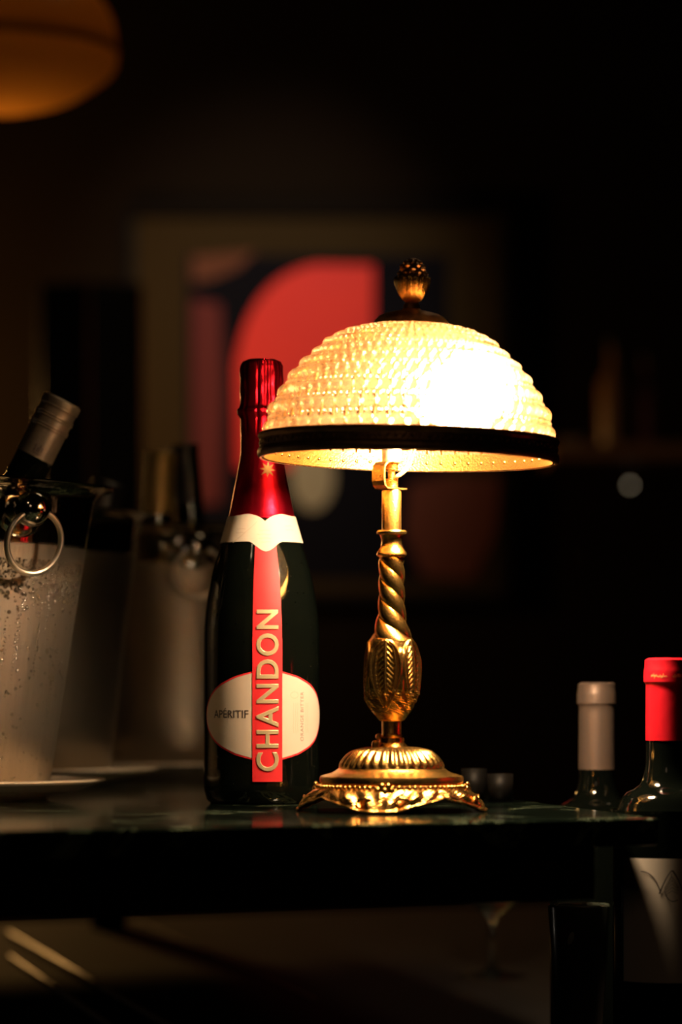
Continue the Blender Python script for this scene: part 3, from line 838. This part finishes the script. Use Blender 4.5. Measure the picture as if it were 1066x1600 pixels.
BH = .236
def cooler(loc, label, knob_az, fog_z, tilt=(0, 0), wall_m=None):
    o = thing('wine_cooler', label, 'wine cooler', loc, 'steel wine coolers')
    o.rotation_euler = (tilt[0], tilt[1], 0)
    outer = [(0, 0), (.078, 0), (.0800, .002), (.0865, .06), (.0955, .14), (.1035, .205), (.1065, .226), (.110, .2315), (.116, .2345), (.120, .2352)]
    rim = [(.1212, .2362), (.1205, .2374), (.118, .2375)]
    inner = [(.110, .2352), (.1055, .229), (.1022, .205), (.0942, .14), (.0852, .06), (.0785, .004), (0, .003)]
    lathe('bucket_body', outer + rim + inner, wall_m, o, 128, sharp=50)
    for az in (knob_az, knob_az + pi):
        rw = .1005; zk = .2140
        d = Vector((sin(az), -cos(az), 0)); tq = Vector((cos(az), sin(az), 0)); c0 = d * rw + Vector((0, 0, zk))
        # boss plate + ball + ring
        vs, fs = [], []
        rot = Matrix((tq, Vector((0, 0, 1)), d)).transposed()
        prof = [(0, .0005), (.0205, .0005), (.0208, .003), (.0185, .0045), (.0140, .0052), (.0075, .0060), (.0065, .012), (0, .012)]
        xf = Matrix.Translation(c0) @ rot.to_4x4()
        boss = lathe('handle_boss', [(r, z) for r, z in prof], M_steel, o, 40, xf=xf @ Matrix.Rotation(0, 4, 'X'))
        v, f = ball_geo(c0 + d * .0195, .0135, 24, 14); kb = mesh_obj('ball_knob', v, f, M_steel, o)
        rc = c0 + d * .021 + Vector((0, 0, -.0245)) + tq * .002
        pts = [rc + tq * (.0228 * sin(q)) + Vector((0, 0, .0232 * cos(q))) + d * (-.0045 * cos(q) * -1) for q in [2 * pi * k / 48 for k in range(48)]]
        tube('ring_handle', pts, .0024, M_ring, o, 10, closed=True)
    return o, outer

M_b1 = bucket_mat('fogged_steel', .190)
M_b2 = bucket_mat('fogged_steel_dimmed', .201, (.42, .35, .27), .95, .3)  # same steel, base colour darkened to paint the far coolers' dimness
P1 = Vector((W(-86, 0, 2.45).x, 2.45, TOP)); P2 = Vector((W(32, 0, 2.85).x, 2.85, TOP)); P3 = Vector((W(275, 0, 3.1).x, 3.1, TOP))
for P_, l_ in ((P1, 'cream china plate under the nearest wine cooler at left edge'), (P2, 'cream china plate under the middle wine cooler'), (P3, 'cream china plate under the farthest wine cooler behind the sparkling bottle')):
    make_plate(P_, l_)
c1, outer = cooler(P1 + Vector((0, 0, .0075)), 'steel wine cooler beaded with water drops, nearest at left edge', R(35), .190, (0, R(2.2)), M_b1)
c2, _ = cooler(P2 + Vector((0, 0, .0062)), 'fogged steel wine cooler in the middle, no handle in view', R(-40), .200, (0, 0), M_b2)
c3, _ = cooler(P3 + Vector((0, 0, .0062)), 'fogged steel wine cooler farthest back, ring handle beside the sparkling bottle', R(12), .200, (0, 0), M_b2)

# drops on the nearest cooler
random.seed(21); pr = []
def on1(th, z, off=0):
    r = interp(outer[1:], z) + off; return Vector((r * sin(th), -r * cos(th), z))
def drop(th, z, r, flat=.55, el=1.):
    d = Vector((sin(th), -cos(th), .12)).normalized(); rot = d.to_track_quat('Z', 'Y').to_matrix()
    pr.append(ball_geo(on1(th, z), r, 8, 4, (1, el, flat), True, rot))
for _ in range(1500):                # dense belt below the water line
    z = .178 - abs(random.gauss(0, .014)); th = random.uniform(R(-5), R(85))
    if z < .10: continue
    drop(th, z, random.uniform(.0006, .0016) * (1.25 if z < .16 else .7))
for _ in range(900):
    z = random.uniform(.01, .165); th = random.uniform(R(0), R(85)); drop(th, z, random.uniform(.0002, .0006))
for _ in range(120):
    z = random.uniform(.01, .15); th = random.uniform(R(0), R(80)); drop(th, z, random.uniform(.0008, .0018), .6, 1.2)
for _ in range(16):                  # drip trails
    th = random.uniform(R(5), R(80)); z = random.uniform(.10, .16); L_ = random.uniform(.01, .06)
    for k in range(int(L_ / .003)): drop(th + random.uniform(-.01, .01), z - k * .003, random.uniform(.0006, .0012))
vs, fs = join_geo(pr); tag(mesh_obj('water_drops', vs, fs, M_water, c1), kind='stuff')

# bottles standing in the coolers
M_capscrew = mat('brushed_taupe_screwcap', (.42, .33, .24), .75, .36, bump=(200, .3))
def in_cooler(label, P_, top_px, D, cap_m, cap_len, base_off, lip=False, neck=.0150, H=.30):
    top = W(top_px[0], top_px[1], D)
    base = Vector((P_.x + base_off[0], P_.y + base_off[1], TOP + .016)); d = (top - base).normalized(); start = top - d * H
    o, body = wine_bottle('wine_bottle', label, 0, 0, 0, H, cap_len, cap_m, neck, .036, sh0=.10, sh1=.145, lip=lip)
    o.location = start; o.rotation_euler = d.to_track_quat('Z', 'Y').to_euler(); return o, body, d
ob1, body1, dd = in_cooler('wine bottle with ribbed taupe screw cap leaning in the nearest cooler', P1, (99, 624), 2.43, M_capscrew, .049, (-.055, -.01), False, .0146)
ob1.rotation_euler = (Matrix.Rotation(0, 3, 'Z') @ dd.to_track_quat('Z', 'Y').to_matrix()).to_euler()
def ring_on(o, body, H, z, r, m, n='cap_ridge'):
    rr = interp(body[3:], H - z) + .0007
    vs, fs = tube_geo([(rr * sin(q), -rr * cos(q), H - z) for q in [2 * pi * k / 48 for k in range(48)]], r, 6, True)
    mesh_obj(n, vs, fs, m, o)
for z in (.0075, .0145, .0165, .0230, .0250): ring_on(ob1, body1, .30, z, .0010, M_capscrew)
# emblem facing the camera
best = min(range(72), key=lambda k: (ob1.rotation_euler.to_matrix() @ Vector((sin(2 * pi * k / 72), -cos(2 * pi * k / 72), 0))).y)
a0 = 2 * pi * best / 72
vs, fs = castle(-.002, -.045, .0011)
wrap_mesh('capsule_emblem', flat_mesh(vs, fs), lambda x, y, z: Vector(((interp(body1[3:], .30 + y) + .0011) * sin(a0 + x / .0145), -(interp(body1[3:], .30 + y) + .0011) * cos(a0 + x / .0145), .30 + y)), M_capink, ob1, .001)
in_cooler('black capped bottle low in the middle cooler', P2, (172, 752), 2.84, M_blackwood, .05, (.0, .0), False)
in_cooler('bottle with dull gold capsule leaning in the farthest cooler', P3, (252, 706), 3.06, mat('dull_gold_capsule', (.42, .27, .08), .5, .45), .06, (-.030, -.035), False)
in_cooler('slim dark bottle upright in the farthest cooler', P3, (288, 694), 3.12, mat('dark_brown_capsule', (.02, .012, .008), .2, .4), .06, (.033, .035), False, .0135)

# ------------------------------------------------------------------ small glass things
def goblet(name, label, cat, loc, prof, m):
    o = lathe(name, prof, m, None, 48, sharp=None); o.location = loc; return tag(o, label, cat)
M_glass = glassmat('clear_glass', (.95, .97, .95), .0, .25, 0, gloss=.06)
M_dark = mat('smoked_glass', (.004, .0035, .003), 0, .5, .12)
M_frost = mat('smoky_green_glass', (.05, .06, .045), 0, .25, coat=.3)
wg = W(768, 1525, F * .275 / 440)
p_ = [(0, 0), (.034, 0), (.0345, .001), (.010, .004), (.0035, .010), (.003, .03), (.003, .055), (.006, .060), (.022, .070), (.034, .085), (.040, .105), (.039, .135), (.034, .160), (.0333, .160), (.0383, .135), (.0393, .105), (.033, .086), (.021, .0715), (.0, .064)]
goblet('wine_glass', 'clear stemmed wine glass on lower shelf below the lamp', 'wine glass', (wg.x, wg.y, SH), p_, M_glass)
gd = 2.3
vz = goblet('tumbler', 'smoky tapered tumbler with pale oval mark on the lower shelf', 'tumbler', (W(905, 0, gd).x, gd, SH),
            [(0, 0), (.015, 0), (.0165, .002), (.0225, .121), (.0219, .123), (.0212, .121), (.0152, .006), (0, .006)], M_frost)
oz = CZ + (HOR - 1463) / F * gd - SH
vs = [(0, 0, 0)] + [(.0022 * cos(q) + .0014 * sin(q), .0048 * sin(q), 0) for q in [2 * pi * k / 20 for k in range(20)]]
fs = [(0, 1 + k, 1 + (k + 1) % 20) for k in range(20)]
def ontum(x, y, z):
    zz = oz + y; r = .0165 + .006 * zz / .121 + .0004; th = x / .022 - .35
    return Vector((r * sin(th), -r * cos(th), zz))
wrap_mesh('oval_mark', flat_mesh(vs, fs), ontum, mat('pale_green_sticker', (.55, .58, .45), 0, .5), vz, .001)
for px, D_, r_, h_, l_ in ((741, 2.44, .0095, .024, 'small empty glass candle cup just behind the lamp foot'), (782, 2.40, .0095, .021, 'small empty glass candle cup near the counter end')):
    goblet('candle_cup', l_, 'candle holder', (W(px, 0, D_).x, D_, TOP), [(0, 0), (r_, 0), (r_ * 1.05, h_), (r_ * .98, h_), (r_ * .93, .002), (0, .002)], M_dark)

# ------------------------------------------------------------------ background: pendant, poster, shelf
PD = 4.0; PS = F / PD
pend = thing('pendant_lamp', 'amber glass pendant lamp glowing dimly at upper left corner', 'pendant lamp', tuple(W(-4, 176, PD)))
pz = lambda y: (186 - y) / PS
def amber(name, k):
    m = bpy.data.materials.new(name); m.use_nodes = True; nt = m.node_tree; nt.nodes.clear()
    out = nt.nodes.new('ShaderNodeOutputMaterial'); t = nt.nodes.new('ShaderNodeBsdfTranslucent'); t.inputs[0].default_value = (.95 * k, .42 * k, .05 * k, 1)
    g = nt.nodes.new('ShaderNodeBsdfGlossy'); g.inputs['Roughness'].default_value = .3; g.inputs[0].default_value = (.5, .4, .3, 1)
    mx = nt.nodes.new('ShaderNodeMixShader'); mx.inputs[0].default_value = .04
    nt.links.new(t.outputs[0], mx.inputs[1]); nt.links.new(g.outputs[0], mx.inputs[2]); nt.links.new(mx.outputs[0], out.inputs[0]); return m
gp = [(0, 186), (60, 181), (120, 163), (172, 130), (186, 112), (187, 95)]
lathe('lower_glass', resample([(r / PS, pz(y)) for r, y in gp], 24), amber('amber_glass', 1), pend, 72, sharp=None)
lathe('glass_seam', [(186 / PS, pz(95)), (190 / PS, pz(93)), (190 / PS, pz(82)), (184 / PS, pz(80))], amber('amber_glass_seam', .35), pend, 72, close=False)
lathe('upper_glass', resample([(r / PS, pz(y)) for r, y in [(186, 80), (184, 55), (174, 25), (150, -4), (108, -34), (60, -52), (30, -60)]], 24), amber('amber_glass_upper', .8), pend, 72, sharp=None)
lathe('brass_holder', [(0, pz(-58)), (34 / PS, pz(-58)), (34 / PS, pz(-80)), (12 / PS, pz(-95)), (0, pz(-95))], M_bronze, pend, 32)
ztop = 3.2 - (W(0, 186, PD).z)
lathe('suspension_rod', [(.006, pz(-90)), (.006, ztop - .01), (.05, ztop - .01), (.05, ztop)], M_bronze, pend, 20)
v, f = ball_geo((0, 0, pz(88)), .030, 16, 10); mesh_obj('bulb', v, f, emit('dim_bulb', (1, .50, .20), 2.9), pend)

# framed poster on the back wall
YW = 6.5
def WW(px, py): v = W(px, py, YW - .03); return v.x, v.z
post = thing('framed_poster', 'large framed poster with red and dark abstract shapes on back wall', 'poster', (0, YW, 0))
x0, z0 = WW(205, 930); x1, z1 = WW(785, 335)
def flat(name, pts, m, lift, dx=0, dy=0):
    P = [WW(p[0] + dx, p[1] + dy) for p in pts]; bm = bmesh.new()
    a = [bm.verts.new((x, -.02 - lift, z)) for x, z in P]; b = [bm.verts.new((x, -.019 - lift, z)) for x, z in P]; n = len(a)
    bm.faces.new(a); bm.faces.new(b[::-1])
    for i in range(n): bm.faces.new((a[i], b[i], b[(i + 1) % n], a[(i + 1) % n]))
    return bm_obj(name, bm, m, post)
def box_l(name, lo, hi, m): return box(name, lo, hi, m, post)
box_l('backing', (x0, -.018, z0), (x1, -.001, z1), M_blackwood)
w_ = .018
for n_, lo, hi in (('frame', (x0 - w_, -.032, z0 - w_), (x0, -.001, z1 + w_)), ('frame', (x1, -.032, z0 - w_), (x1 + w_, -.001, z1 + w_)),
                   ('frame', (x0, -.032, z1), (x1, -.001, z1 + w_)), ('frame', (x0, -.032, z0 - w_), (x1, -.001, z0))):
    box_l(n_, lo, hi, mat('black_picture_frame', (.006, .004, .003), 0, .8, .1))
M_mat = mat('olive_card', (.036, .023, .008), 0, .8, .1); M_navy = mat('navy_black_print', (.004, .004, .008), 0, .8, .1)
flat('mount', [(208, 340), (782, 340), (782, 926), (208, 926)], M_mat, 0)
flat('dark_print', [(292, 398), (700, 398), (700, 905), (292, 905)], M_navy, .001)
M_pr = mat('bright_red_print', (.90, .035, .020), 0, .6, noise=(9, .35), alt=(.7, .02, .03)); M_pd = mat('deep_red_print', (.11, .005, .004), 0, .7)
red = [(590, 402)]
for i in range(15):
    t = i / 14; a, b, c = Vector((500, 400)), Vector((392, 420)), Vector((374, 560))
    red.append(tuple(a * (1 - t) ** 2 + b * 2 * t * (1 - t) + c * t * t))
red += [(376, 720), (520, 720), (545, 600), (590, 520)]
flat('red_shape', red, M_pr, .002, -6, 12)
flat('red_bar', [(300, 455), (345, 462), (350, 600), (345, 775), (302, 775)], M_pd, .002, 0, 12)
flat('brown_shape', [(300, 400), (400, 392), (372, 418), (330, 436), (300, 440)], mat('brown_print', (.12, .035, .012), 0, .8), .002)
flat('russet_shape', [(640, 755), (700, 740), (812 - 30, 745), (775, 830), (740, 905), (660, 900), (632, 830)], mat('russet_print', (.11, .022, .010), 0, .8), .0035)
flat('pale_shape', [(488 + 34 * cos(q), 745 + 52 * sin(q)) for q in [2 * pi * k / 28 for k in range(28)]], mat('grey_green_print', (.40, .36, .24), 0, .8), .0045)

# dark screen panel left of the poster
scr = thing('folding_screen', 'tall black folding screen standing left of the poster', 'folding screen', (W(140, 0, 5.6).x, 5.6, 0))
def scrp(name, x0, x1, y0, y1):
    hz = W(0, 440, 5.6).z
    prism(name, [(x0, y0), (x1, y1), (x1, y1 + .02), (x0, y0 + .02)], .0, hz, M_blackwood, scr, .004, 2)
scrp('panel', -.092, -.002, .03, 0); scrp('panel', .002, .092, 0, .03)

# shelf with carafes at right
sh = box('wall_shelf', (W(862, 0, 6.2).x, 6.18, 0), (W(1130, 0, 6.2).x, 6.5, .03), mat('brown_shelf_wood', (.30, .15, .06), 0, .5, noise=(8, .6)))
sh.location = (0, 0, W(0, 694, 6.2).z - .03); tag(sh, 'narrow brown wall shelf holding bottles in dark background at right', 'shelf')
M_dimb = mat('brown_glass', (.22, .12, .05), 0, .2, coat=.3)
M_dimc = mat('wine_red_glass', (.16, .05, .05), 0, .2, coat=.3)
def shelf_bottle(px, hgt, r, m, label):
    z = sh.location.z + .03
    pr_ = [(0, 0), (r, 0), (r, hgt * .55), (r * .8, hgt * .68), (r * .38, hgt * .80), (r * .34, hgt * .98), (0, hgt)]
    o = thing('bottle', label, 'bottle', (W(px, 0, 6.28).x, 6.28, z))
    lathe('bottle_glass', pr_[:1] + resample(pr_[1:-1], 20) + pr_[-1:], m, o, 32, sharp=None)
    lathe('stopper', [(0, hgt * .97), (r * .42, hgt * .97), (r * .42, hgt * 1.06), (0, hgt * 1.06)], M_blackwood, o, 20)
shelf_bottle(958, .20, .030, M_dimb, 'amber brown bottle, left of two on the dark wall shelf')
shelf_bottle(1010, .17, .022, M_dimc, 'dark red brown bottle, right of two on the dark wall shelf')
box_ = thing('wooden_box', 'small brown wooden box on the left end of the wall shelf', 'box', (W(893, 0, 6.28).x, 6.28, sh.location.z + .03))
box('box_body', (-.022, -.02, 0), (.022, .02, .014), M_rail, box_, .001)
box('lid', (-.023, -.021, .0142), (.023, .021, .018), M_rail, box_, .001)

# tiny glowing balls added in place of far glints, blurred to discs
def dot(px, py, D, r, col, s, label):
    o = thing('far_glint', label, 'blurred glint', tuple(W(px, py, D)))
    v, f = ball_geo((0, 0, 0), r, 12, 8); mesh_obj('lens', v, f, emit('far_glint_glow', col, s), o)
    lathe('glint_backing', [(0, 0), (r * 1.6, 0), (r * 1.6, r * 1.2), (0, r * 1.2)], M_blackwood, o, 20, xf=Matrix.Rotation(-pi / 2, 4, 'X') @ Matrix.Translation((0, 0, 0)))
    lathe('glint_arm', [(.003, 0), (.003, YW - D)], M_blackwood, o, 10, xf=Matrix.Rotation(-pi / 2, 4, 'X'))
dot(985, 758, 6.42, .004, (1, .78, .5), 1.2, 'tiny glowing ball for a far glint at right below the shelf')
dot(100, 568, 6.42, .004, (.8, .8, .9), .30, 'tiny faint glowing ball for a far glint at left above the cooler')
